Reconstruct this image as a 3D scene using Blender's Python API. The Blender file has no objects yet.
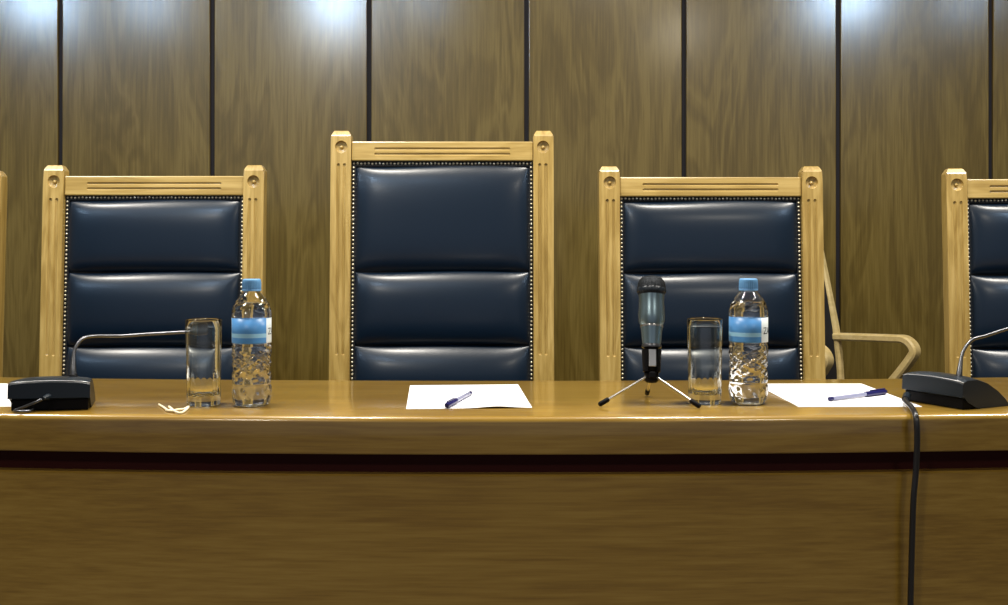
import bpy, bmesh, math, random
from mathutils import Vector, Matrix
random.seed(7)
PI = math.pi
F = 1065.0            # focal length in pixels of a 1008 px wide frame
EYE = 1.05            # camera height
DESK = 0.777          # height of the bench top
HZ = 245.0            # row of the horizon
scene = bpy.context.scene
COL = scene.collection

def P(px, py, D):
    return Vector(((px - 504) / F * D, D, EYE - (py - HZ) / F * D))
def K(px, py, z=DESK):
    D = F * (EYE - z) / (py - HZ)
    return Vector(((px - 504) / F * D, D, z))

# ------------------------------------------------------------------ materials
def new_mat(name):
    m = bpy.data.materials.new(name); m.use_nodes = True
    nt = m.node_tree
    return m, nt, nt.nodes['Principled BSDF']

def plain(name, col, rough=.5, metal=0., coat=0., bump=0., bscale=300., spec=.5, coat_rough=.1, trans=0., ior=1.45):
    m, nt, b = new_mat(name)
    b.inputs['Base Color'].default_value = (*col, 1)
    b.inputs['Roughness'].default_value = rough
    b.inputs['Metallic'].default_value = metal
    b.inputs['Coat Weight'].default_value = coat
    b.inputs['Coat Roughness'].default_value = coat_rough
    b.inputs['Specular IOR Level'].default_value = spec
    b.inputs['Transmission Weight'].default_value = trans
    b.inputs['IOR'].default_value = ior
    tc = nt.nodes.new('ShaderNodeTexCoord')
    n = nt.nodes.new('ShaderNodeTexNoise'); n.inputs['Scale'].default_value = bscale
    n.inputs['Detail'].default_value = 4
    nt.links.new(tc.outputs['Object'], n.inputs['Vector'])
    if bump > 0:
        bp = nt.nodes.new('ShaderNodeBump'); bp.inputs['Strength'].default_value = bump
        bp.inputs['Distance'].default_value = .001
        nt.links.new(n.outputs['Fac'], bp.inputs['Height'])
        nt.links.new(bp.outputs['Normal'], b.inputs['Normal'])
    return m

def wood(name, dark, mid, light, axis='X', fine=90., broad=7., rough=.35, coat=.3, coat_rough=.15, figure=.35, spec=.5):
    """grain runs along axis"""
    m, nt, b = new_mat(name)
    N = nt.nodes.new; L = nt.links.new
    tc = N('ShaderNodeTexCoord'); oi = N('ShaderNodeObjectInfo')
    mul = N('ShaderNodeMath'); mul.operation = 'MULTIPLY'; mul.inputs[1].default_value = 37.0
    L(oi.outputs['Random'], mul.inputs[0])
    add = N('ShaderNodeVectorMath'); add.operation = 'ADD'
    L(tc.outputs['Object'], add.inputs[0]); L(mul.outputs[0], add.inputs[1])
    def mapped(along, across):
        mp = N('ShaderNodeMapping')
        s = [across] * 3; s['XYZ'.index(axis)] = along
        mp.inputs['Scale'].default_value = s
        L(add.outputs[0], mp.inputs['Vector']); return mp
    n1 = N('ShaderNodeTexNoise'); n1.inputs['Scale'].default_value = 1; n1.inputs['Detail'].default_value = 5
    n1.inputs['Roughness'].default_value = .6
    L(mapped(fine * .035, fine).outputs[0], n1.inputs['Vector'])
    n2 = N('ShaderNodeTexNoise'); n2.inputs['Scale'].default_value = 1; n2.inputs['Detail'].default_value = 3
    n2.inputs['Distortion'].default_value = 1.2
    L(mapped(broad * .16, broad).outputs[0], n2.inputs['Vector'])
    w = N('ShaderNodeMath'); w.operation = 'MULTIPLY'; w.inputs[1].default_value = 26.0
    L(n2.outputs['Fac'], w.inputs[0])
    sn = N('ShaderNodeMath'); sn.operation = 'SINE'; L(w.outputs[0], sn.inputs[0])
    s2 = N('ShaderNodeMath'); s2.operation = 'MULTIPLY_ADD'; s2.inputs[1].default_value = .09 * figure / .35; s2.inputs[2].default_value = 0
    L(sn.outputs[0], s2.inputs[0])
    ad = N('ShaderNodeMath'); ad.operation = 'ADD'; L(n1.outputs['Fac'], ad.inputs[0]); L(s2.outputs[0], ad.inputs[1])
    n3 = N('ShaderNodeTexNoise'); n3.inputs['Scale'].default_value = 1; n3.inputs['Detail'].default_value = 2
    L(mapped(.8, 2.5).outputs[0], n3.inputs['Vector'])
    s3 = N('ShaderNodeMath'); s3.operation = 'MULTIPLY_ADD'; s3.inputs[1].default_value = .3; s3.inputs[2].default_value = -.15
    L(n3.outputs['Fac'], s3.inputs[0])
    a2 = N('ShaderNodeMath'); a2.operation = 'ADD'; L(ad.outputs[0], a2.inputs[0]); L(s3.outputs[0], a2.inputs[1])
    cr = N('ShaderNodeValToRGB')
    cr.color_ramp.elements[0].position = .28; cr.color_ramp.elements[0].color = (*dark, 1)
    cr.color_ramp.elements[1].position = .72; cr.color_ramp.elements[1].color = (*light, 1)
    e = cr.color_ramp.elements.new(.5); e.color = (*mid, 1)
    L(a2.outputs[0], cr.inputs['Fac']); L(cr.outputs[0], b.inputs['Base Color'])
    bp = N('ShaderNodeBump'); bp.inputs['Strength'].default_value = .12; bp.inputs['Distance'].default_value = .001
    L(n1.outputs['Fac'], bp.inputs['Height']); L(bp.outputs[0], b.inputs['Normal'])
    b.inputs['Roughness'].default_value = rough
    b.inputs['Coat Weight'].default_value = coat
    b.inputs['Coat Roughness'].default_value = coat_rough
    b.inputs['Specular IOR Level'].default_value = spec
    return m

M = {}
M['bench'] = wood('bench_oak', (.245, .137, .018), (.315, .187, .028), (.375, .233, .042), 'X', 170, 6, rough=.28, coat=.8, coat_rough=.10, figure=.3)
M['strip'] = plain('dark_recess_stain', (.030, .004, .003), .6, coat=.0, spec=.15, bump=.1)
M['wall'] = wood('wall_veneer', (.088, .057, .010), (.118, .079, .0155), (.152, .105, .024), 'Z', 130, 8, rough=.40, coat=1.0, coat_rough=.18, figure=.5, spec=.2)
M['chair'] = wood('light_oak', (.305, .195, .046), (.40, .268, .074), (.49, .342, .112), 'Z', 110, 14, rough=.35, coat=.35, coat_rough=.2, figure=.4)
M['chair_h'] = wood('light_oak_rail', (.305, .195, .046), (.40, .268, .074), (.49, .342, .112), 'X', 110, 14, rough=.35, coat=.35, coat_rough=.2, figure=.4)
M['bent'] = wood('pale_birch', (.50, .38, .15), (.58, .44, .19), (.65, .51, .24), 'X', 60, 10, rough=.45, coat=.1, figure=.2)
M['leather'] = plain('navy_leather', (.0012, .0080, .0195), .32, bump=.2, bscale=420, spec=.5, coat=.2, coat_rough=.2)
M['gimp'] = plain('black_gimp', (.004, .004, .005), .7)
M['nail'] = plain('brass_nail', (.95, .88, .68), .42, metal=1)
M['black'] = plain('black_upholstery', (.006, .006, .008), .8, bump=.3)
M['plastic'] = plain('charcoal_plastic', (.007, .013, .021), .34, bump=.1, bscale=900)
M['dplastic'] = plain('black_plastic', (.002, .002, .003), .5, spec=.12)
M['trim'] = plain('grey_edge_metal', (.55, .56, .58), .3, metal=.9)
M['neck'] = plain('gunmetal_gooseneck', (.16, .165, .18), .34, metal=1)
M['chrome'] = plain('chrome', (.55, .54, .52), .28, metal=1)
M['micbody'] = plain('blue_grey_lacquer', (.22, .31, .36), .33, metal=.95, coat=.3)
M['grille'] = plain('dark_grille', (.015, .018, .022), .45, metal=.7, bump=1., bscale=900)
M['paper'] = plain('white_paper', (.93, .93, .95), .7, bump=.03)
M['penblue'] = plain('blue_pen_cap', (.010, .010, .10), .3)
M['penbody'] = plain('clear_pen_barrel', (.30, .32, .48), .2)
M['cap'] = plain('blue_cap', (.15, .37, .68), .4, spec=.4)
M['lblue'] = plain('label_blue', (.09, .30, .66), .35)
M['llight'] = plain('label_light_blue', (.32, .62, .86), .35)
M['lwhite'] = plain('label_white', (.80, .88, .90), .35)
M['ink'] = plain('label_ink', (.02, .03, .05), .5)
M['string'] = plain('cream_string', (.90, .82, .58), .8, bump=.3)
M['floor'] = plain('grey_floor', (.10, .085, .07), .6)
M['ceil'] = plain('ceiling_paint', (.24, .235, .22), .9)
M['backing'] = plain('dark_joint', (.006, .004, .006), .8)
M['lamp_body'] = plain('white_enamel', (.7, .7, .7), .4)

def glassmat(name, ior, col=(1, 1, 1), rough=0.):
    m, nt, b = new_mat(name)
    nt.nodes.remove(b)
    g = nt.nodes.new('ShaderNodeBsdfGlass')
    g.inputs['IOR'].default_value = ior; g.inputs['Color'].default_value = (*col, 1)
    g.inputs['Roughness'].default_value = rough
    nt.links.new(g.outputs[0], nt.nodes['Material Output'].inputs['Surface'])
    return m
M['glass'] = glassmat('clear_glass', 1.48, (.98, .99, .98))
M['pet'] = glassmat('clear_plastic', 1.5, (.99, .995, 1))
M['water'] = glassmat('still_water', 1.333, (.99, .995, 1))

# ------------------------------------------------------------------ mesh helpers
def obj(name, bm, mat, parent=None, smooth=False, angle=None, kind=None):
    bmesh.ops.recalc_face_normals(bm, faces=bm.faces)
    me = bpy.data.meshes.new(name); bm.to_mesh(me); bm.free()
    for m in (mat if isinstance(mat, (list, tuple)) else [mat]):
        me.materials.append(m)
    o = bpy.data.objects.new(name, me); COL.objects.link(o)
    if parent is not None: o.parent = parent
    if smooth:
        me.polygons.foreach_set('use_smooth', [True] * len(me.polygons))
        if angle: me.set_sharp_from_angle(angle=math.radians(angle))
    if kind: o['kind'] = kind
    return o

def thing(name, label, cat, loc=(0, 0, 0), rotz=0, group=None):
    o = bpy.data.objects.new(name, None); COL.objects.link(o)
    o.empty_display_size = .05
    o.location = loc; o.rotation_euler = (0, 0, rotz)
    o['label'] = label; o['category'] = cat
    if group: o['group'] = group
    return o

def tag(o, label, cat, group=None):
    o['label'] = label; o['category'] = cat
    if group: o['group'] = group
    return o

def box(bm, x0, x1, y0, y1, z0, z1, bev=0., seg=2):
    r = bmesh.ops.create_cube(bm, size=1)
    vs = r['verts']
    for v in vs:
        v.co = Vector((x0 + (v.co.x + .5) * (x1 - x0), y0 + (v.co.y + .5) * (y1 - y0), z0 + (v.co.z + .5) * (z1 - z0)))
    if bev > 0:
        es = list({e for v in vs for e in v.link_edges})
        bmesh.ops.bevel(bm, geom=es, offset=bev, segments=seg, profile=.5, affect='EDGES', clamp_overlap=True)
    return bm

def lathe(bm, prof, seg=48, mod=None, close=False, axis_pt=None):
    """prof list of (r,z); r==0 ends make poles. mod(theta,z,r)->r"""
    rings = []
    for r, z in prof:
        if r <= 1e-7:
            rings.append([bm.verts.new((0, 0, z))])
        else:
            ring = []
            for i in range(seg):
                t = 2 * PI * i / seg
                rr = mod(t, z, r) if mod else r
                ring.append(bm.verts.new((rr * math.cos(t), rr * math.sin(t), z)))
            rings.append(ring)
    pairs = list(zip(rings[:-1], rings[1:]))
    if close: pairs.append((rings[-1], rings[0]))
    for a, b in pairs:
        for i in range(seg):
            j = (i + 1) % seg
            if len(a) == 1 and len(b) == 1: continue
            if len(a) == 1: bm.faces.new((a[0], b[i], b[j]))
            elif len(b) == 1: bm.faces.new((a[i], a[j], b[0]))
            else: bm.faces.new((a[i], a[j], b[j], b[i]))
    return bm

def smooth_path(pts, n=8):
    pts = [Vector(p) for p in pts]
    out = []
    for i in range(len(pts) - 1):
        p0 = pts[max(i - 1, 0)]; p1 = pts[i]; p2 = pts[i + 1]; p3 = pts[min(i + 2, len(pts) - 1)]
        for k in range(n):
            t = k / n
            out.append(.5 * ((2 * p1) + (-p0 + p2) * t + (2 * p0 - 5 * p1 + 4 * p2 - p3) * t * t + (-p0 + 3 * p1 - 3 * p2 + p3) * t ** 3))
    out.append(pts[-1]); return out

def tube(bm, pts, rad, seg=12, rect=None, up=None):
    """round tube, or rectangular section rect=(w,h) with w along up x tangent"""
    pts = [Vector(p) for p in pts]
    n = len(pts)
    rads = rad if isinstance(rad, (list, tuple)) else [rad] * n
    T = []
    for i in range(n):
        a = pts[max(i - 1, 0)]; b = pts[min(i + 1, n - 1)]
        T.append((b - a).normalized())
    ref = Vector(up) if up else (Vector((0, 0, 1)) if abs(T[0].z) < .9 else Vector((1, 0, 0)))
    nrm = (ref - T[0] * ref.dot(T[0])).normalized()
    rings = []
    for i in range(n):
        if up:
            nrm = (Vector(up) - T[i] * Vector(up).dot(T[i])).normalized()
        else:
            nrm = (nrm - T[i] * nrm.dot(T[i])).normalized()
        bn = T[i].cross(nrm)
        ring = []
        if rect:
            w, h = rect; c = min(w, h) * .22
            for (x, y) in ((w/2-c, h/2), (-w/2+c, h/2), (-w/2, h/2-c), (-w/2, -h/2+c), (-w/2+c, -h/2), (w/2-c, -h/2), (w/2, -h/2+c), (w/2, h/2-c)):
                ring.append(bm.verts.new(pts[i] + nrm * x + bn * y))
        else:
            for k in range(seg):
                t = 2 * PI * k / seg
                ring.append(bm.verts.new(pts[i] + (nrm * math.cos(t) + bn * math.sin(t)) * rads[i]))
        rings.append(ring)
    m = len(rings[0])
    for a, b in zip(rings[:-1], rings[1:]):
        for k in range(m):
            j = (k + 1) % m
            bm.faces.new((a[k], a[j], b[j], b[k]))
    bm.faces.new(rings[0]); bm.faces.new(rings[-1])
    return bm

def cut(o, cutters):
    """boolean difference, applied, cutters removed"""
    for i, bm in enumerate(cutters):
        bmesh.ops.recalc_face_normals(bm, faces=bm.faces)
        me = bpy.data.meshes.new('cutter'); bm.to_mesh(me); bm.free()
        c = bpy.data.objects.new('cutter', me); COL.objects.link(c)
        md = o.modifiers.new('cut', 'BOOLEAN'); md.operation = 'DIFFERENCE'; md.object = c; md.solver = 'EXACT'
        dg = bpy.context.evaluated_depsgraph_get()
        new = bpy.data.meshes.new_from_object(o.evaluated_get(dg))
        o.modifiers.clear(); old = o.data; o.data = new
        bpy.data.objects.remove(c); bpy.data.meshes.remove(me); bpy.data.meshes.remove(old)
    return o

def capsule(bm, p0, p1, r, seg=12):
    p0 = Vector(p0); p1 = Vector(p1); d = (p1 - p0).normalized()
    pts, rad = [], []
    for k in range(5):
        a = PI / 2 * k / 4.5
        pts.append(p0 - d * (r * math.cos(a))); rad.append(max(r * math.sin(a), r * .05))
    pts.append(p0); rad.append(r); pts.append(p1); rad.append(r)
    for k in range(4, -1, -1):
        a = PI / 2 * k / 4.5
        pts.append(p1 + d * (r * math.cos(a))); rad.append(max(r * math.sin(a), r * .05))
    return tube(bm, pts, rad, seg)

def copy_tree(src, parent=None):
    c = src.copy(); COL.objects.link(c)
    if parent is not None: c.parent = parent
    for ch in list(src.children): copy_tree(ch, c)
    return c

# ------------------------------------------------------------------ the setting
WY = 4.0
bm = box(bmesh.new(), -3.6, 3.6, WY + .012, WY + .12, 0, 2.9)
wall = obj('wall_back', bm, M['backing'], kind='structure')
gx = [(x - 504) / F * WY for x in (-92, 60, 212, 369, 526.5, 684, 838.5, 991)]
gx = [gx[0] - .575 * k for k in (3, 2, 1)] + gx + [gx[-1] + .575 * k for k in (1, 2, 3)]
for a, b in zip(gx[:-1], gx[1:]):
    bm = box(bmesh.new(), a + .0085 - (a + b) / 2, b - .0085 - (a + b) / 2, -.006, .02, -1.45, 1.44, .003, 2)
    p = obj('wall_panel', bm, M['wall'], wall)
    p.location = ((a + b) / 2, WY + .005, 1.45)
    p.rotation_euler = (random.uniform(-.003, .003), 0, random.uniform(-.006, .006))
obj('floor', box(bmesh.new(), -3.7, 3.7, -3.2, WY + .12, -.1, 0), M['floor'], kind='structure')
obj('ceiling', box(bmesh.new(), -3.7, 3.7, -3.2, WY + .12, 2.9, 3.0), M['ceil'], kind='structure')
obj('wall_left', box(bmesh.new(), -3.7, -3.6, -3.2, WY + .12, 0, 2.9), M['ceil'], kind='structure')
obj('wall_right', box(bmesh.new(), 3.6, 3.7, -3.2, WY + .12, 0, 2.9), M['ceil'], kind='structure')

# ------------------------------------------------------------------ the bench
def yf(x): return 1.69 + .053 * x * x
def sweep(bm, sec, x0=-2.3, x1=2.3, n=56):
    rings = []
    for i in range(n + 1):
        x = x0 + (x1 - x0) * i / n
        rings.append([bm.verts.new((x, yf(x) + d, z)) for d, z in sec])
    m = len(sec)
    for a, b in zip(rings[:-1], rings[1:]):
        for k in range(m):
            j = (k + 1) % m
            bm.faces.new((a[k], a[j], b[j], b[k]))
    bm.faces.new(rings[0]); bm.faces.new(rings[-1])
    return bm
bench = thing('judges_bench', 'long curved varnished oak bench with dark recessed strip, running across the whole foreground', 'desk')
r = .010
sec = [(.030, DESK - .060), (.002, DESK - .060), (0, DESK - .058), (0, DESK - .034)]
for k in range(7):
    a = PI / 2 * k / 6
    sec.append((r - r * math.cos(a), DESK - r + r * math.sin(a)))
sec += [(.450, DESK), (.454, DESK - .002), (.456, DESK - .006), (.456, DESK - .03), (.030, DESK - .03)]
obj('bench_top', sweep(bmesh.new(), sec), M['bench'], bench, smooth=True, angle=35)
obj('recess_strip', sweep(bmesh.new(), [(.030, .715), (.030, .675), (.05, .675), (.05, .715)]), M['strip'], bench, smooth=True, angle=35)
obj('front_panel', sweep(bmesh.new(), [(.0125, .682), (.0105, .680), (.0105, .0), (.034, .0), (.034, .683), (.0135, .683)]), M['bench'], bench, smooth=True, angle=35)
for sx in (-1, 1):
    x = sx * 2.28
    obj('side_panel', box(bmesh.new(), x - .015, x + .015, yf(x) + .055, yf(x) + .44, 0, DESK - .031, .002), M['bench'], bench)
obj('support_panel', sweep(bmesh.new(), [(.30, .0), (.32, .0), (.32, .50), (.30, .50)], -2.26, 2.26), M['bench'], bench)
obj('shelf_board', sweep(bmesh.new(), [(.06, .50), (.40, .50), (.40, .52), (.06, .52)], -2.26, 2.26), M['bench'], bench)

# ------------------------------------------------------------------ judges' chairs
def cushion_bm(w, z0, z1, T, bulge=1., nx=34, nz=26, y0=0.):
    """pillow whose front bulges towards -y; closed at the back"""
    bm = bmesh.new()
    h = z1 - z0
    g = []
    for j in range(nz + 1):
        v = -math.cos(PI * j / nz)
        row = []
        for i in range(nx + 1):
            u = -math.cos(PI * i / nx)
            ex = (1 - abs(u) ** 7) ** .5 if abs(u) < 1 else 0
            ez = (1 - abs(v) ** 5) ** .5 if abs(v) < 1 else 0
            if v > 0: ez = (1 - abs(v) ** 3.4) ** .5 if abs(v) < 1 else 0
            crown = 1 - .16 * bulge * (u * u) - .22 * bulge * v * v
            t = T * ex * ez * crown
            z = (z0 + z1) / 2 + v * h / 2
            if v > 0: z += .004 * math.sin(u * 2.3 + bulge) * (v ** 6) * (1 - u ** 6)
            row.append(bm.verts.new((u * w / 2, y0 - t, z)))
        g.append(row)
    for j in range(nz):
        for i in range(nx):
            bm.faces.new((g[j][i], g[j][i + 1], g[j + 1][i + 1], g[j + 1][i]))
    loop = g[0][:] + [g[j][-1] for j in range(1, nz + 1)] + g[-1][-2::-1] + [g[j][0] for j in range(nz - 1, 0, -1)]
    back = [bm.verts.new((v.co.x, y0 + .01, v.co.z)) for v in loop]
    m = len(loop)
    for k in range(m):
        bm.faces.new((loop[k], loop[(k + 1) % m], back[(k + 1) % m], back[k]))
    bm.faces.new(back)
    return bm

PW = .056       # post width
def make_chair(H, W, leather_top, label, wood_seed):
    """origin on the floor below the middle of the back's front face"""
    t = thing('judge_chair', label, 'chair')
    tilt = math.radians(3.0)
    zh = .45
    def lean(o):      # tip the back parts about the seat height
        mt = Matrix.Translation((0, 0, zh)) @ Matrix.Rotation(-tilt, 4, 'X') @ Matrix.Translation((0, 0, -zh))
        o.data.transform(mt); return o
    rail_top = H - .030
    rail_bot = rail_top - .0535
    for s in (-1, 1):
        xc = s * (W / 2 - PW / 2)
        bm = bmesh.new()
        hw = PW / 2
        rings = []
        for ins, z in ((0, .40), (0, H - .050), (0, H - .016), (.0015, H - .0125), (.0075, H - .002), (.0095, H)):
            rings.append([bm.verts.new((xc + a * (hw - ins), y, z)) for a, y in ((-1, -.028 + ins), (1, -.028 + ins), (1, .012 - ins * .8), (-1, .012 - ins * .8))])
        for a, b in zip(rings[:-1], rings[1:]):
            for k in range(4):
                bm.faces.new((a[k], a[(k+1) % 4], b[(k+1) % 4], b[k]))
        bm.faces.new(rings[0]); bm.faces.new(rings[-1])
        ve = [e for e in bm.edges if abs(e.verts[0].co.x - e.verts[1].co.x) < 1e-6 and abs(e.verts[0].co.y - e.verts[1].co.y) < 1e-6 and abs(e.verts[0].co.z - e.verts[1].co.z) > .02]
        bmesh.ops.bevel(bm, geom=ve, offset=.003, segments=2, affect='EDGES', clamp_overlap=True)
        post = obj('post', bm, M['chair'], t)
        # flutes and turned recess
        cutters = []
        for dx in (-.0085, .0085):
            cutters.append(capsule(bmesh.new(), (xc + dx - s * .002, -.0280, H - .096), (xc + dx - s * .002, -.0280, .752), .0046, 12))
        cutters.append(lathe(bmesh.new(), [(0, -.02), (.0190, -.02), (.0175, .0), (.0155, .009), (.008, .0105), (0, .0105)], 28))
        rz = H - .046
        for v in cutters[-1].verts:
            x, y, z = v.co; v.co = (xc + x - s * .001, -.029 + z, rz + y)
        cut(post, cutters)
        lean(post)
        bt = lathe(bmesh.new(), [(0, -.0065), (.002, -.006), (.0042, -.004), (.0055, 0), (0, 0)], 20)
        for v in bt.verts:
            x, y, z = v.co; v.co = (xc + x - s * .001, -.0185 + z, rz + y)
        lean(obj('rosette_button', bt, M['chair'], t, smooth=True))
    xi = W / 2 - PW
    rail = obj('top_rail', box(bmesh.new(), -xi + .0005, xi - .0005, -.022, .010, rail_bot, rail_top, .003, 2), M['chair_h'], t)
    gl = .62 * xi * 1.0
    cut(rail, [capsule(bmesh.new(), (-gl * 1.18, -.0225, rail_top - .021 - k * .0145), (gl * 1.18, -.0225, rail_top - .021 - k * .0145), .0043, 12) for k in (0, 1)])
    lean(rail)
    lean(obj('back_board', box(bmesh.new(), -xi + .0005, xi - .0005, -.004, .009, .43, rail_bot - .0005, 0), M['gimp'], t))
    # gimp band + nails
    ln = leather_top
    bm = bmesh.new()
    wb = .0105
    box(bm, -xi + .001, xi - .001, -.012, -.0045, ln - .002, rail_bot - .001)
    for s in (-1, 1):
        x0, x1 = sorted((s * (xi - .001), s * (xi - .001 - wb)))
        box(bm, x0, x1, -.012, -.0045, .47, ln - .002)
    lean(obj('edge_braid', bm, M['gimp'], t))
    bm = bmesh.new()
    nz = ln + .005
    pts = []
    nt_ = int((2 * xi - .012) / .0102)
    for k in range(nt_ + 1):
        pts.append((-xi + .0065 + (2 * xi - .013) * k / nt_, nz + .0006 * math.sin(k * 2.1)))
    z = nz - .0112
    while z > .48:
        pts.append((-xi + .0055, z)); pts.append((xi - .0055, z)); z -= .0112
    for (px, pz) in pts:
        rr = .0035
        c = bm.verts.new((px, -.0155, pz))
        r1 = [bm.verts.new((px + rr * .62 * math.cos(a), -.0148, pz + rr * .62 * math.sin(a))) for a in [2 * PI * q / 8 for q in range(8)]]
        r2 = [bm.verts.new((px + rr * math.cos(a), -.0120, pz + rr * math.sin(a))) for a in [2 * PI * q / 8 for q in range(8)]]
        for q in range(8):
            w = (q + 1) % 8
            bm.faces.new((c, r1[q], r1[w])); bm.faces.new((r1[q], r2[q], r2[w], r1[w]))
        bm.faces.new(r2)
    lean(obj('nailhead_trim', bm, M['nail'], t, smooth=True))
    cw = 2 * (xi - wb + .0025)
    for (a, b, T, bu) in ((.9775, ln - .001, .028, .6), (.774, .9755, .034, 1.0), (.569, .772, .040, 1.6), (.47, .567, .036, 1.2)):
        lean(obj('leather_cushion', cushion_bm(cw, a, b, T, bu, y0=-.0045), M['leather'], t, smooth=True))
    # seat, rear legs, front legs (below the bench top)
    seat = thing('seat', '', ''); 
    bpy.data.objects.remove(seat)
    bm = box(bmesh.new(), -xi + .0, xi, -.50, -.046, .40, .475, .02, 4)
    obj('seat', bm, M['leather'], t, smooth=True, angle=60)
    bm = bmesh.new()
    box(bm, -W/2 + .004, W/2 - .004, -.505, -.48, .33, .399, .003); box(bm, -W/2 + .004, W/2 - .004, -.02, .02, .33, .399, .003)
    for s in (-1, 1):
        x0, x1 = sorted((s * (W/2 - .004), s * (W/2 - .03)))
        box(bm, x0, x1, -.479, -.021, .33, .399, .003)
    obj('seat_frame', bm, M['chair_h'], t)
    for s in (-1, 1):
        xc = s * (W / 2 - PW / 2)
        obj('leg', box(bmesh.new(), xc - PW/2, xc + PW/2, -.028, .03, 0, .3995, .003), M['chair'], t)
        obj('leg', box(bmesh.new(), xc - PW/2, xc + PW/2, -.51, -.455, 0, .329, .003), M['chair'], t)
    return t

def px_x(px, D): return (px - 504) / F * D
CW = .616
grp = "high-backed judges' chairs behind the bench"
cc = make_chair(1.367, .616, 1.2715, 'tallest navy leather and light oak chair, in the middle behind the sheet with the pen', 1)
D0 = 2.925
cc.location = (px_x(442.3, 2.95), D0, 0)
s1 = make_chair(1.271, .605, 1.177, 'lower navy leather and oak chair behind the left water bottle and tumbler', 2)
s1.location = (px_x(155.5, 2.935), 2.905, 0)
s3 = copy_tree(s1); s3['label'] = 'lower navy leather and oak chair directly behind the microphone on the small tripod'
s3.location = (px_x(709.7, 2.935), 2.905, -.004); s3.scale.x = 1.012
s4 = copy_tree(s1); s4['label'] = 'navy leather and oak chair cut off by the right edge of the photo'
s4.location = (px_x(1055, 2.93), 2.895, -.008); s4.rotation_euler.z = math.radians(-3)
s0 = copy_tree(s1); s0['label'] = 'oak chair at the far left edge, only its right post in view'
s0.location = (px_x(-105.5, 2.95), 2.92, -.014)
for o in (cc, s1, s3, s4, s0): o['group'] = grp
for o in (s3, s4, s0): o.location.z = 0
s1.scale.z = .999; s3.scale.z = .9965; s4.scale.z = .992; s0.scale.z = .988

# ------------------------------------------------------------------ pale bentwood armchair by the wall
bc = thing('bentwood_armchair', 'pale bentwood armchair with black back, by the wall between two tall chairs, right', 'chair')
fv = Vector((.6, -.8, 0)); sv = Vector((.8, .6, 0)); up = Vector((0, 0, 1))
Fa = Vector((px_x(914, 3.6), 3.6, 0))          # front end of the far arm
Rf = Fa - fv * .318                            # far upright
WID = .478
def bpt(s, z, side): return Rf + fv * s - sv * (WID * side) + up * z
for side in (0, 1):
    # upright / rear leg
    pts = smooth_path([bpt(-.075, 1.068, side), bpt(-.030, .86, side), bpt(0.0, .70, side), bpt(.012, .45, side), bpt(-.02, .20, side), bpt(-.06, 0.0, side)], 5)
    bm = tube(bmesh.new(), pts, 0, rect=(.028, .03), up=sv)
    # broader towards the seat
    for v in bm.verts:
        k = max(0, min(1, (1.05 - v.co.z) / .4)) * .012
        c = bpt(0, v.co.z, side)
        v.co += fv * (k if (v.co - c).dot(fv) > (-.075 if v.co.z > 1 else -.035 if v.co.z > .8 else 0) else 0)
    obj('upright', bm, M['bent'], bc, smooth=True, angle=40)
    arm = smooth_path([bpt(.004, .719, side), bpt(.12, .724, side), bpt(.23, .728, side), bpt(.288, .727, side), bpt(.320, .697, side), bpt(.304, .660, side), bpt(.222, .562, side), bpt(.10, .44, side)], 6)
    obj('armrest', tube(bmesh.new(), arm, 0, rect=(.042, .027), up=sv), M['bent'], bc, smooth=True, angle=40)
    obj('leg', tube(bmesh.new(), smooth_path([bpt(.40, .415, side), bpt(.41, .2, side), bpt(.42, 0, side)], 4), 0, rect=(.03, .03), up=sv), M['bent'], bc)
bm = bmesh.new()
vs = []
for z, s in ((1.02, -.066), (.9, -.040), (.75, -.010), (.6, .008), (.46, .012)):
    vs.append([bm.verts.new(bpt(s + d, z, 0) - sv * w) for w, d in ((.016, -.010), (.016, .014), (WID - .016, .014), (WID - .016, -.010))])
for a, b in zip(vs[:-1], vs[1:]):
    for k in range(4): bm.faces.new((a[k], a[(k+1) % 4], b[(k+1) % 4], b[k]))
bm.faces.new(vs[0]); bm.faces.new(vs[-1])
obj('backrest', bm, M['black'], bc, smooth=True, angle=40)
bm = bmesh.new()
a = [bm.verts.new(bpt(s, z, 0) - sv * w) for z in (.416, .46) for s, w in ((.03, .017), (.42, .017), (.42, WID - .017), (.03, WID - .017))]
for q in ((0, 1, 2, 3), (4, 5, 6, 7), (0, 1, 5, 4), (1, 2, 6, 5), (2, 3, 7, 6), (3, 0, 4, 7)): bm.faces.new([a[i] for i in q])
bmesh.ops.bevel(bm, geom=bm.edges[:], offset=.01, segments=3, affect='EDGES')
obj('seat', bm, M['black'], bc, smooth=True, angle=50)

# ------------------------------------------------------------------ tumblers
def make_glass(label):
    def facet(t, z, r):
        if .012 < z < .034 and r > .02:
            return r + .0007 * math.sin(t * 16) * math.sin((z - .012) / .022 * PI)
        return r
    H = .1455; ro = .0282; rt = .0300
    prof = [(0, .0012), (.022, .0008), (.0262, 0), (ro - .0004, .0018), (ro, .005)]
    prof += [(ro, .010 + .0024 * k) for k in range(12)]
    prof += [(ro + (rt - ro) * k / 8, .040 + (H - .0412) * k / 8) for k in range(9)]
    prof += [(rt - .0003, H - .0004), (rt - .0009, H), (rt - .0015, H - .0004), (rt - .0018, H - .0012)]
    prof += [(ro - .0022 + (rt - ro) * k / 8, .030 + (H - .032) * k / 8) for k in range(8, -1, -1)]
    prof += [(ro - .0030, .022), (ro - .0060, .0175), (.016, .0155), (0, .015)]
    o = obj('water_tumbler', lathe(bmesh.new(), prof, 80, facet), M['glass'], smooth=True, angle=50)
    tag(o, label, 'glass', 'straight clear tumblers on the bench')
    return o
g1 = make_glass('empty clear tumbler left of the left water bottle, beside the cream string')
g1.location = (px_x(203.7, 1.821), 1.821, DESK + .0003)
g2 = g1.copy(); COL.objects.link(g2)
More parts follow.
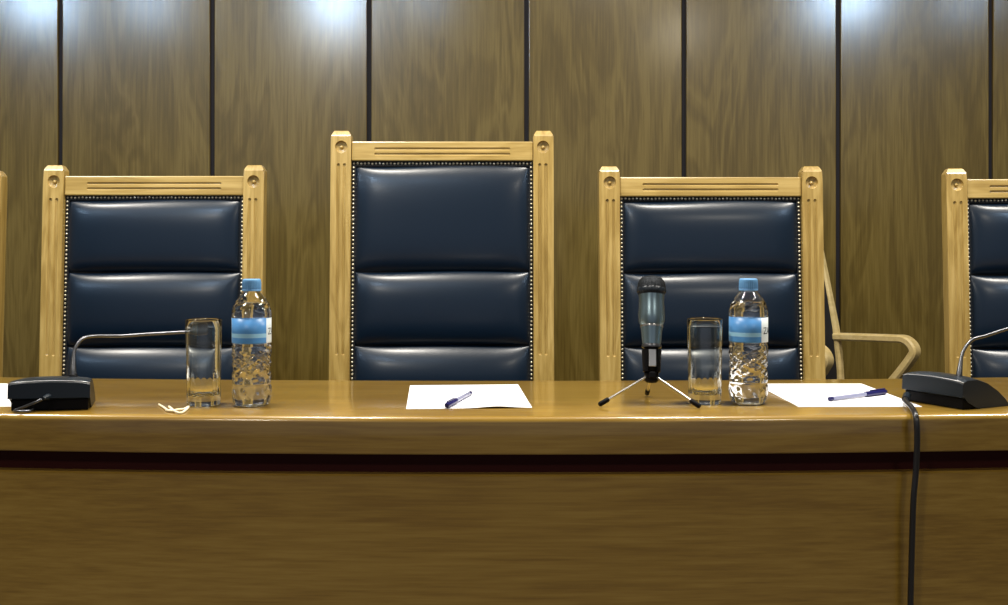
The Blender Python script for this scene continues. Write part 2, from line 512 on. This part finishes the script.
g2['label'] = 'empty clear tumbler between the tripod microphone and the right water bottle'
g2.location = (px_x(704.8, 1.838), 1.838, DESK + .0003); g2.rotation_euler.z = .3

# ------------------------------------------------------------------ bottles
BP = [(.0262, .0006), (.0295, .0032), (.0315, .008), (.0325, .014), (.0330, .022), (.0330, .030), (.0322, .034), (.0312, .0365), (.0322, .039), (.0326, .043),
      (.0322, .048), (.0314, .053), (.0307, .058), (.0303, .063), (.0304, .068), (.0308, .074), (.0314, .080), (.0320, .086), (.0326, .092), (.0329, .097), (.0321, .1005), (.0317, .1025), (.0326, .1055),
      (.0326, .128), (.0326, .150), (.0331, .1525), (.0330, .156), (.0322, .161), (.0306, .1665), (.0284, .172), (.0258, .177), (.0228, .182), (.0195, .1865), (.0165, .1900), (.0142, .1925), (.0132, .1945)]
def bottle_mod(t, z, r):
    d = 0
    if .008 < z < .034:
        d -= .0016 * max(0, math.cos(5 * t)) ** 2 * math.sin((z - .008) / .026 * PI)
        d += .0007 * math.sin(10 * t + z * 200) * math.sin((z - .008) / .026 * PI)
    if .040 < z < .098:
        w = math.sin((z - .040) / .058 * PI)
        d += .0017 * math.sin(6 * t + z * 330) * w + .0010 * math.sin(11 * t - z * 420 + 1) * w
    if .154 < z < .186:
        w = math.sin((z - .154) / .032 * PI)
        d += .0011 * math.sin(7 * t + 3.2 * math.sin(z * 240)) * w
    return r + d
def fineprof():
    out = []
    for (r0, z0), (r1, z1) in zip(BP[:-1], BP[1:]):
        n = max(1, int(round((z1 - z0) / .0018)))
        if .104 < z0 < .15: n = 4
        for k in range(n): out.append((r0 + (r1 - r0) * k / n, z0 + (z1 - z0) * k / n))
    out.append(BP[-1]); return out
def make_bottle(label, rotz, text):
    t = thing('water_bottle', label, 'bottle', group='small plastic water bottles on the bench')
    fp = fineprof()
    outer = [(0, .0045), (.010, .0040), (.020, .0012)] + fp + [(.0132, .206)]
    inner = [(.0122, .206)] + [(max(r - .0007, .0122), max(z, .0018) + (.0006 if z < .004 else 0)) for r, z in reversed(fp)] + [(.0195, .0022), (.010, .0050), (0, .0055)]
    obj('bottle_body', lathe(bmesh.new(), outer + inner, 96, bottle_mod), M['pet'], t, smooth=True)
    wl = .176
    wp = [(0, .0052), (.010, .0047), (.0195, .0019)] + [(r - .0004, max(z, .0015) + (.0004 if z < .004 else 0)) for r, z in fp if z < wl]
    rl = wp[-1][0]
    wp += [(rl * .6, wp[-1][1]), (0, wp[-1][1])]
    obj('water', lathe(bmesh.new(), wp, 96, bottle_mod), M['water'], t, smooth=True, angle=60)
    # cap with ribbed skirt
    cm = lambda th, z, r: r + (.00045 * math.sin(30 * th) if .196 < z < .212 and r > .0148 else 0)
    cp = [(.0134, .1945), (.0158, .1945), (.0160, .1968), (.0152, .1976), (.0156, .1984), (.0156, .201), (.0156, .205), (.0155, .209), (.0154, .2125), (.0148, .2142), (.0135, .2148), (0, .2148), (0, .2075), (.0134, .2075)]
    obj('bottle_cap', lathe(bmesh.new(), cp, 120, cm, close=True), M['cap'], t, smooth=True, angle=50)
    # wrap-round label: blue field, pale stripe, white end panel
    bm = bmesh.new()
    zz = [.1065, .1085, .1165, .1235, .126, .149]
    seg = 72; R = .03295
    grid = [[bm.verts.new((R * math.cos(2 * PI * i / seg), R * math.sin(2 * PI * i / seg), z)) for i in range(seg)] for z in zz]
    for j in range(len(zz) - 1):
        for i in range(seg):
            f = bm.faces.new((grid[j][i], grid[j][(i + 1) % seg], grid[j + 1][(i + 1) % seg], grid[j + 1][i]))
            th = 360 * (i + .5) / seg
            if 292 < th < 342 or 110 < th < 160: f.material_index = 2
            elif j in (1, 3): f.material_index = 0
            elif j == 2: f.material_index = 1
            else: f.material_index = 0
    lb = obj('bottle_label', bm, [M['lblue'], M['llight'], M['lwhite']], t, smooth=True)
    md = lb.modifiers.new('thick', 'SOLIDIFY'); md.thickness = .00015; md.offset = 1
    if text:
        c = bpy.data.curves.new('lettering', 'FONT'); c.body = text; c.size = .0165; c.resolution_u = 3; c.extrude = 0
        to = bpy.data.objects.new('lettering', c); COL.objects.link(to)
        dg = bpy.context.evaluated_depsgraph_get()
        me = bpy.data.meshes.new_from_object(to.evaluated_get(dg)); bpy.data.objects.remove(to)
        bm = bmesh.new(); bm.from_mesh(me); bpy.data.meshes.remove(me)
        bmesh.ops.triangulate(bm, faces=bm.faces)
        bmesh.ops.subdivide_edges(bm, edges=bm.edges[:], cuts=1)
        for v in bm.verts:
            th = math.radians(297) + v.co.x / R
            z = .121 + v.co.y; Rr = R + .00028
            v.co = (Rr * math.cos(th), Rr * math.sin(th), z)
        lt = obj('lettering', bm, M['ink'], lb)
    t.rotation_euler.z = rotz
    return t
b1 = make_bottle('clear blue-capped water bottle right of the left tumbler, before the left oak chair', math.radians(40), 'ZA')
b1.location = (px_x(251.7, 1.816), 1.816, DESK + .0003)
b2 = copy_tree(b1)
b2['label'] = 'clear blue-capped water bottle between the right tumbler and the right sheet of paper'
b2.location = (px_x(748.4, 1.838), 1.838, DESK + .0003); b2.rotation_euler.z = math.radians(8)

# ------------------------------------------------------------------ papers and pens
def paper(x0, x1, y0, y1, rot, label, curl=.0, name='sheet_of_paper'):
    bm = bmesh.new()
    cx, cy = (x0 + x1) / 2, (y0 + y1) / 2
    w, h = x1 - x0, y1 - y0
    nx, ny = 28, 28
    top, bot = [], []
    for j in range(ny + 1):
        a, b = [], []
        for i in range(nx + 1):
            u, v = i / nx, j / ny
            z = curl * math.exp(-((u - .72) / .16) ** 2) * max(0, 1 - v * 7) ** 2
            a.append(bm.verts.new(((u - .5) * w, (v - .5) * h, .0009 + z)))
            b.append(bm.verts.new(((u - .5) * w, (v - .5) * h, .0002 + z)))
        top.append(a); bot.append(b)
    for j in range(ny):
        for i in range(nx):
            bm.faces.new((top[j][i], top[j][i+1], top[j+1][i+1], top[j+1][i]))
            bm.faces.new((bot[j][i], bot[j+1][i], bot[j+1][i+1], bot[j][i+1]))
    lp = lambda g: g[0][:] + [g[j][-1] for j in range(1, ny+1)] + g[-1][-2::-1] + [g[j][0] for j in range(ny-1, 0, -1)]
    A, B = lp(top), lp(bot)
    for k in range(len(A)): bm.faces.new((A[k], A[(k+1) % len(A)], B[(k+1) % len(A)], B[k]))
    o = obj(name, bm, M['paper'], smooth=True, angle=40)
    o.location = (cx, cy, DESK); o.rotation_euler.z = rot
    return tag(o, label, 'paper', 'sheets of paper on the bench')
paper(-.1725, .0375, 1.775, 2.072, math.radians(3.8), 'white sheet with a dark blue pen, in front of the tallest chair', .003)
paper(.494, .703, 1.793, 2.090, math.radians(.5), 'white sheet right of the right bottle, a clear blue-capped pen on it')
paper(-1.035, -.826, 1.795, 2.092, 0, 'white sheet at the left edge, mostly hidden by the left conference microphone')

def pen(a, b, label, cap_at_a, clear=False):
    a = Vector(a); b = Vector(b); d = (b - a); L = d.length
    t = thing('ballpoint_pen', label, 'pen', loc=a)
    t.rotation_euler = d.to_track_quat('Z', 'Y').to_euler()
    c0, c1 = (0, .058)
    body = lathe(bmesh.new(), [(0, c1 - .03), (.0034, c1 - .03), (.0036, c1), (.0036, L - .012), (.003, L - .010), (.0012, L - .002), (0, L)], 8 if clear else 16)
    obj('barrel', body, M['penbody'], t, smooth=not clear)
    obj('pen_cap', lathe(bmesh.new(), [(0, c0), (.0036, c0 + .0004), (.0046, c0 + .003), (.0050, c1 - .004), (.0050, c1), (.0037, c1)], 20), M['penblue'], t, smooth=True, angle=50)
    obj('clip', box(bmesh.new(), -.0015, .0015, .0048, .0066, c0 + .004, c0 + .045, .0004), M['penblue'], t)
    obj('pen_end', lathe(bmesh.new(), [(0, L - .007), (.0037, L - .007), (.0037, L + .001), (0, L + .0015)], 16), M['penblue'], t, smooth=True, angle=50)
    return t
zp = DESK + .0009 + .0052
pen(K(446.5, 405.6, zp), K(470.5, 393.0, zp - .001), 'dark blue pen on the sheet before the tallest chair', True)
pa, pb = K(886, 391.6, zp), K(828, 399.2, zp - .001)
pen(pa, pa + (pb - pa).normalized() * .155, 'clear pen with blue cap on the right sheet of paper', True, True)

# ------------------------------------------------------------------ cream string scrap
bm = bmesh.new()
zz = DESK + .0020
pth = [(159, 404.5), (164, 408), (168, 411), (172, 409.5), (169, 407), (174, 411.5), (180, 413), (185, 411), (188.5, 407.5), (184, 409), (178, 410), (172, 411.5), (166, 410.5)]
pts = [K(x, y, zz) + Vector((0, 0, .0006 * (i % 3))) for i, (x, y) in enumerate(pth)]
tube(bm, smooth_path(pts, 6), .0019, 8)
tag(obj('string_scrap', bm, M['string'], smooth=True), 'small tangled cream string lying before the left tumbler', 'string')

# ------------------------------------------------------------------ conference microphones
def mic_unit(label, W=.132, taper=.0):
    t = thing('conference_microphone', label, 'microphone', group='gooseneck conference microphones on the bench')
    # upper shell: stations along the depth, arched across the width
    st = [(-.001, .0215, .0215), (.000, .0440, .0215), (.003, .0468, .0215), (.012, .0495, .012), (.035, .0495, .0008), (.060, .0420, .0004), (.085, .0280, .0004), (.104, .0120, .0004), (.112, .0035, .0004)]
    bm = bmesh.new(); nx = 16
    tops, bots = [], []
    for d, zt, zb in st:
        a, b = [], []
        Wd = W * (1 - taper * max(0, d) / .112)
        for i in range(nx + 1):
            u = -1 + 2 * i / nx
            bulge = .0035 * (1 - u * u) * min(1, zt / .04) if zt > .03 else 0
            edge = .0014 * (abs(u) ** 16)
            a.append(bm.verts.new((u * Wd / 2, d - .004 * (1 - u * u) * (1 if d < .01 else 0), zt + bulge - (edge if zt > .02 else 0))))
            b.append(bm.verts.new((u * Wd / 2, d - .004 * (1 - u * u) * (1 if d < .01 else 0), zb - .0001)))
        tops.append(a); bots.append(b)
    for j in range(len(st) - 1):
        for i in range(nx):
            if j > 0 or True:
                bm.faces.new((tops[j][i], tops[j][i+1], tops[j+1][i+1], tops[j+1][i]))
            bm.faces.new((bots[j][i], bots[j+1][i], bots[j+1][i+1], bots[j][i+1]))
        for i in (0, nx):
            bm.faces.new((tops[j][i], tops[j+1][i], bots[j+1][i], bots[j][i]))
    for j in (0, len(st) - 1):
        for i in range(nx):
            try: bm.faces.new((tops[j][i], tops[j][i+1], bots[j][i+1], bots[j][i]))
            except ValueError: pass
    bmesh.ops.remove_doubles(bm, verts=bm.verts, dist=.00012)
    obj('base_shell', bm, M['plastic'], t, smooth=True, angle=28)
    bm = box(bmesh.new(), -W/2 + .003, W/2 - .003, .0035, .034, 0, .0195, .002)
    for v in bm.verts: v.co.x *= 1 - taper * v.co.y / .112
    obj('base_foot', bm, M['dplastic'], t)
    # light edge line round the top of the rear face
    pts = [(u * W / 2, -.004 * (1 - u * u) + .0016, .0462 + .0035 * (1 - u * u) - .0014 * abs(u) ** 16) for u in [-1 + k / 10 for k in range(21)]]
    obj('edge_trim', tube(bmesh.new(), pts, .0009, 6), M['trim'], t, smooth=True)
    # button and speaker slots on the user side
    obj('talk_button', lathe(bmesh.new(), [(0, .034), (.009, .034), (.009, .0405), (.008, .0425), (0, .0425)], 24), M['trim'], t, smooth=True, angle=40).location = (-.035, .062, .0)
    return t
def neck_of(t, pts, label_cap=True, r0=.0052, rn=.0028):
    inv = t.matrix_world.inverted() if False else (Matrix.Translation(t.location) @ Matrix.Rotation(t.rotation_euler.z, 4, 'Z')).inverted()
    pts = [inv @ Vector(p) for p in pts]
    path = smooth_path(pts, 10)
    n = len(path)
    rad = []
    L = 0; acc = [0]
    for a, b in zip(path[:-1], path[1:]): L += (b - a).length; acc.append(L)
    for q in acc:
        rad.append(r0 if q < .012 else (r0 + (rn - r0) * min(1, (q - .012) / .03)))
    nk = obj('gooseneck', tube(bmesh.new(), path, rad, 12), M['neck'], t, smooth=True, angle=50)
    # collar at the base
    d = (path[3] - path[0]).normalized()
    obj('neck_collar', tube(bmesh.new(), [path[0] - d * .006, path[0] + d * .004, path[0] + d * .006], [.0078, .0074, .0056], 16), M['dplastic'], t, smooth=True, angle=40)
    d = (path[-1] - path[-3]).normalized(); e = path[-1]
    obj('microphone_capsule', tube(bmesh.new(), [e - d * .004, e + d * .004, e + d * .012, e + d * .030, e + d * .036, e + d * .038], [.0034, .0045, .0068, .0072, .0062, .003], 16), M['grille'], t, smooth=True, angle=50)

m1 = mic_unit('black conference microphone at left, its gooseneck bent right behind the tumbler', .130, .30)
m1.location = (px_x(49, 1.752), 1.752, DESK + .0002); m1.rotation_euler.z = math.radians(7)
neck_of(m1, [P(73.5, 378, 1.79), P(73, 364, 1.795), P(75, 349, 1.805), P(83, 338.5, 1.82), P(96, 336, 1.84), P(120, 336, 1.86), P(150, 334, 1.88), P(187, 332, 1.90)])
inv = (Matrix.Translation(m1.location) @ Matrix.Rotation(m1.rotation_euler.z, 4, 'Z')).inverted()
pl = [inv @ v for v in (P(52, 395.5, 1.757), P(46, 397.5, 1.742))]
obj('cable_plug', tube(bmesh.new(), [pl[0], pl[0].lerp(pl[1], .7), pl[1], pl[1] + (pl[1] - pl[0]) * .5], [.0052, .0056, .0046, .0028], 14), M['plastic'], m1, smooth=True, angle=50)
cb = smooth_path([inv @ v for v in (P(45, 398, 1.740), P(36, 402, 1.735), P(25, 406.5, 1.738), K(15, 410.3, DESK + .003), K(17, 411.2, DESK + .003), K(24, 411.3, DESK + .003), K(31, 410.6, DESK + .003), Vector((px_x(35, 1.757), 1.757, DESK + .004)))], 8)
obj('cable', tube(bmesh.new(), cb, .0022, 10), M['neck'], m1, smooth=True)

a2 = math.radians(-63)
m2 = mic_unit('black conference microphone at right with cable hanging down the bench front', .127, .0)
near = K(963, 410.5)                       # its nearest bottom corner
off = Matrix.Rotation(-a2, 3, 'Z')
# rear face looks towards the camera's left, so the unit is turned so that its right rear corner is nearest
rotm = Matrix.Rotation(a2, 3, 'Z')
corner = rotm @ Vector((.127 / 2, 0, 0))
m2.location = (near.x - corner.x, near.y - corner.y, DESK + .0002); m2.rotation_euler.z = a2
neck_of(m2, [P(958.5, 382, 1.795), P(960, 368, 1.80), P(963, 352, 1.81), P(972, 340, 1.82), P(985, 336, 1.83), P(1008, 328.5, 1.85), P(1045, 318, 1.88), P(1080, 309, 1.90)])
inv = (Matrix.Translation(m2.location) @ Matrix.Rotation(a2, 4, 'Z')).inverted()
cpts = [P(906, 397, 1.822), P(905.5, 400, 1.80), P(907, 403, 1.775), P(911, 407, 1.735), P(914.5, 412.5, 1.705), P(916.5, 421, 1.692), P(917.2, 440, 1.6915), P(916, 470, 1.695), P(913.5, 500, 1.695), P(912, 545, 1.697), P(910.5, 605, 1.70), Vector((.648, 1.702, .35)), Vector((.645, 1.70, .02)), Vector((.60, 1.66, .006)), Vector((.42, 1.64, .006))]
cpts = [inv @ v for v in cpts]
obj('cable', tube(bmesh.new(), smooth_path(cpts, 8), .0047, 14), plain('black_rubber_cable', (.012, .012, .014), .32, coat=.3), m2, smooth=True)
pl = [inv @ P(907, 395.5, 1.84), inv @ P(905.5, 399.5, 1.805)]
obj('cable_plug', tube(bmesh.new(), [pl[0], pl[1]], [.0068, .006], 14), M['plastic'], m2, smooth=True, angle=50)

# ------------------------------------------------------------------ microphone on a mini tripod
ctr = Vector((px_x(651.5, 1.83), 1.83, DESK))
tr = thing('tripod_stand', 'small chrome-legged tabletop tripod holding the upright microphone', 'stand', loc=ctr)
hub = .047
feet = [K(599, 407.3), K(700, 409.3), K(647, 396)]
for f in feet:
    fl = f - ctr; fl.z = .0042
    d2 = Vector((fl.x, fl.y, 0)).normalized()
    top = d2 * .010 + Vector((0, 0, hub))
    dirv = (fl - top).normalized()
    leg = obj('leg', tube(bmesh.new(), [top, fl - dirv * .014], .0023, 12), M['chrome'], tr, smooth=True, angle=50)
    obj('rubber_foot', tube(bmesh.new(), [fl - dirv * .020, fl - dirv * .018, fl - dirv * .002, fl], [.0034, .0042, .0042, .0030], 14), M['dplastic'], leg, smooth=True, angle=50)
obj('hub', lathe(bmesh.new(), [(0, hub - .010), (.009, hub - .010), (.0125, hub - .006), (.0125, hub + .006), (.009, hub + .010), (0, hub + .010)], 24), M['dplastic'], tr, smooth=True, angle=40)
# clip: a split sleeve leaning with the microphone
mtilt = math.radians(-14)
Rm = Matrix.Rotation(mtilt, 4, 'X') @ Matrix.Rotation(math.radians(1.8), 4, 'Y')
base = Vector((0, -.002, hub + .006))
def place(bm, extra=Matrix.Identity(4)):
    bm.transform(Matrix.Translation(base) @ Rm @ extra); return bm
bm = bmesh.new()
n = 22; rings = []
for z in (.002, .006, .036, .040):
    ro, ri = (.0150 + z * .05), (.0125 + z * .05)
    out_, in_ = [], []
    for k in range(n + 1):
        th = math.radians(-90 + 32 + (360 - 64) * k / n)
        out_.append(bm.verts.new((ro * math.cos(th), ro * math.sin(th), z)))
        in_.append(bm.verts.new((ri * math.cos(th), ri * math.sin(th), z)))
    rings.append(out_ + in_[::-1])
for a, b in zip(rings[:-1], rings[1:]):
    for k in range(len(a)): bm.faces.new((a[k], a[(k+1) % len(a)], b[(k+1) % len(b)], b[k]))
for rg in (rings[0], rings[-1]):
    for k in range(n): bm.faces.new((rg[k], rg[k+1], rg[2*n - k], rg[2*n + 1 - k]))
obj('microphone_clip', place(bm), M['dplastic'], tr, smooth=True, angle=35)
obj('clip_joint', place(box(bmesh.new(), -.006, .006, -.012, .012, -.010, .0018, .002)), M['dplastic'], tr)
# the microphone itself
mt = thing('handheld_microphone', 'dark blue-grey handheld microphone with black grille, upright in the small tripod', 'microphone', loc=ctr)
obj('handle', place(lathe(bmesh.new(), [(0, .0025), (.0095, .0025), (.0108, .004), (.0112, .030), (.0124, .046), (.0128, .047)], 40)), M['dplastic'], mt, smooth=True, angle=40)
obj('silver_plate', place(box(bmesh.new(), -.0065, .0065, -.0128, -.0095, .010, .040, .001)), M['trim'], mt)
obj('switch_collar', place(lathe(bmesh.new(), [(.0120, .0425), (.0168, .044), (.0172, .047), (.0166, .0495), (.0124, .0500)], 40, close=True)), M['neck'], mt, smooth=True, angle=50)
obj('lower_body', place(lathe(bmesh.new(), [(0, .0495), (.0158, .050), (.0166, .058), (.0182, .074), (.0190, .079), (.0190, .080), (0, .080)], 40)), M['micbody'], mt, smooth=True, angle=40)
obj('middle_ring', place(lathe(bmesh.new(), [(.0135, .0795), (.0195, .0795), (.0199, .0815), (.0195, .0835), (.0135, .0835)], 40, close=True)), M['chrome'], mt, smooth=True, angle=50)
obj('upper_body', place(lathe(bmesh.new(), [(0, .083), (.0196, .083), (.0222, .090), (.0228, .100), (.0222, .112), (.0216, .124), (.0220, .132), (.0224, .137), (0, .137)], 40)), M['micbody'], mt, smooth=True, angle=40)
hd = lambda th, z, r: r + (.0004 * math.sin(24 * th) if r > .018 else 0)
obj('grille', place(lathe(bmesh.new(), [(0, .1365), (.0226, .1365), (.0242, .142), (.0246, .1455), (.0244, .149)], 72, hd)), M['grille'], mt, smooth=True, angle=60)
obj('grille_ring', place(lathe(bmesh.new(), [(.0235, .1405), (.0252, .141), (.0258, .1445), (.0252, .148), (.0235, .149)], 48, lambda th, z, r: r - (.0012 if math.sin(12 * th) > .55 and r > .025 else 0), close=True)), M['plastic'], mt, smooth=True, angle=50)
obj('grille_dome', place(lathe(bmesh.new(), [(.0244, .149), (.0240, .154), (.0222, .161), (.0180, .1665), (.011, .1695), (0, .1705)], 72, hd)), M['grille'], mt, smooth=True, angle=60)

# ------------------------------------------------------------------ light
def area(loc, size, power, col, target=None, shape='DISK', spread=180):
    l = bpy.data.lights.new('lamp', 'AREA'); l.shape = shape; l.size = size; l.energy = power; l.color = col
    l.spread = math.radians(spread)
    o = bpy.data.objects.new('ceiling_lamp', l); COL.objects.link(o); o.location = loc
    d = (Vector(target) - Vector(loc)) if target else Vector((0, 0, -1))
    o.rotation_euler = d.to_track_quat('-Z', 'Y').to_euler()
    return o
def spot(loc, target, power, col, angle=60, blend=.8, rad=.03):
    l = bpy.data.lights.new('lamp', 'SPOT'); l.energy = power; l.color = col; l.spot_size = math.radians(angle); l.spot_blend = blend
    l.shadow_soft_size = rad
    o = bpy.data.objects.new('wall_washer', l); COL.objects.link(o); o.location = loc
    o.rotation_euler = (Vector(target) - Vector(loc)).to_track_quat('-Z', 'Y').to_euler()
    return o
WARM = (1, .95, .86); COOL = (.72, .86, 1.0)
for x in (-1.9, -.63, .63, 1.9):
    area((x, 1.95, 2.88), .32, 46, (1, .94, .84))
for x, p in ((-3.33, 7), (-2.55, 2.5), (-1.24, 6.5), (-.55, 1), (2.46, 6.5), (3.3, 1.5)):
    area((x, .38, 2.88), .36, p, (.50, .72, 1.0), target=(x * 4 / 7.65, WY, 1.95), spread=75)      # their mirror images glint in the top of the varnished wall
for x, p in ((-1.5, 34), (1.5, 24)):
    area((x, -1.0, 2.88), .45, p, (1, .93, .80))

w = bpy.data.worlds.new('World'); scene.world = w; w.use_nodes = True
w.node_tree.nodes['Background'].inputs['Color'].default_value = (.85, .88, 1, 1)
w.node_tree.nodes['Background'].inputs['Strength'].default_value = .30

# ------------------------------------------------------------------ camera
cam = bpy.data.cameras.new('camera'); co = bpy.data.objects.new('camera', cam); COL.objects.link(co)
cam.sensor_width = 36; cam.lens = 36 * F / 1008
co.location = (0, 0, EYE); co.rotation_euler = (PI / 2, 0, 0)
cam.shift_y = -(302.5 - HZ) / 1008
cam.clip_start = .05
scene.camera = co
scene.view_settings.view_transform = 'Standard'; scene.view_settings.look = 'None'
scene.view_settings.gamma = 1; scene.view_settings.use_curve_mapping = False
scene.view_settings.exposure = 0.0
cy = scene.cycles
cy.max_bounces = 16; cy.transmission_bounces = 16; cy.glossy_bounces = 6; cy.diffuse_bounces = 5
cy.use_denoising = True; cy.sample_clamp_indirect = 6
cy.blur_glossy = .5
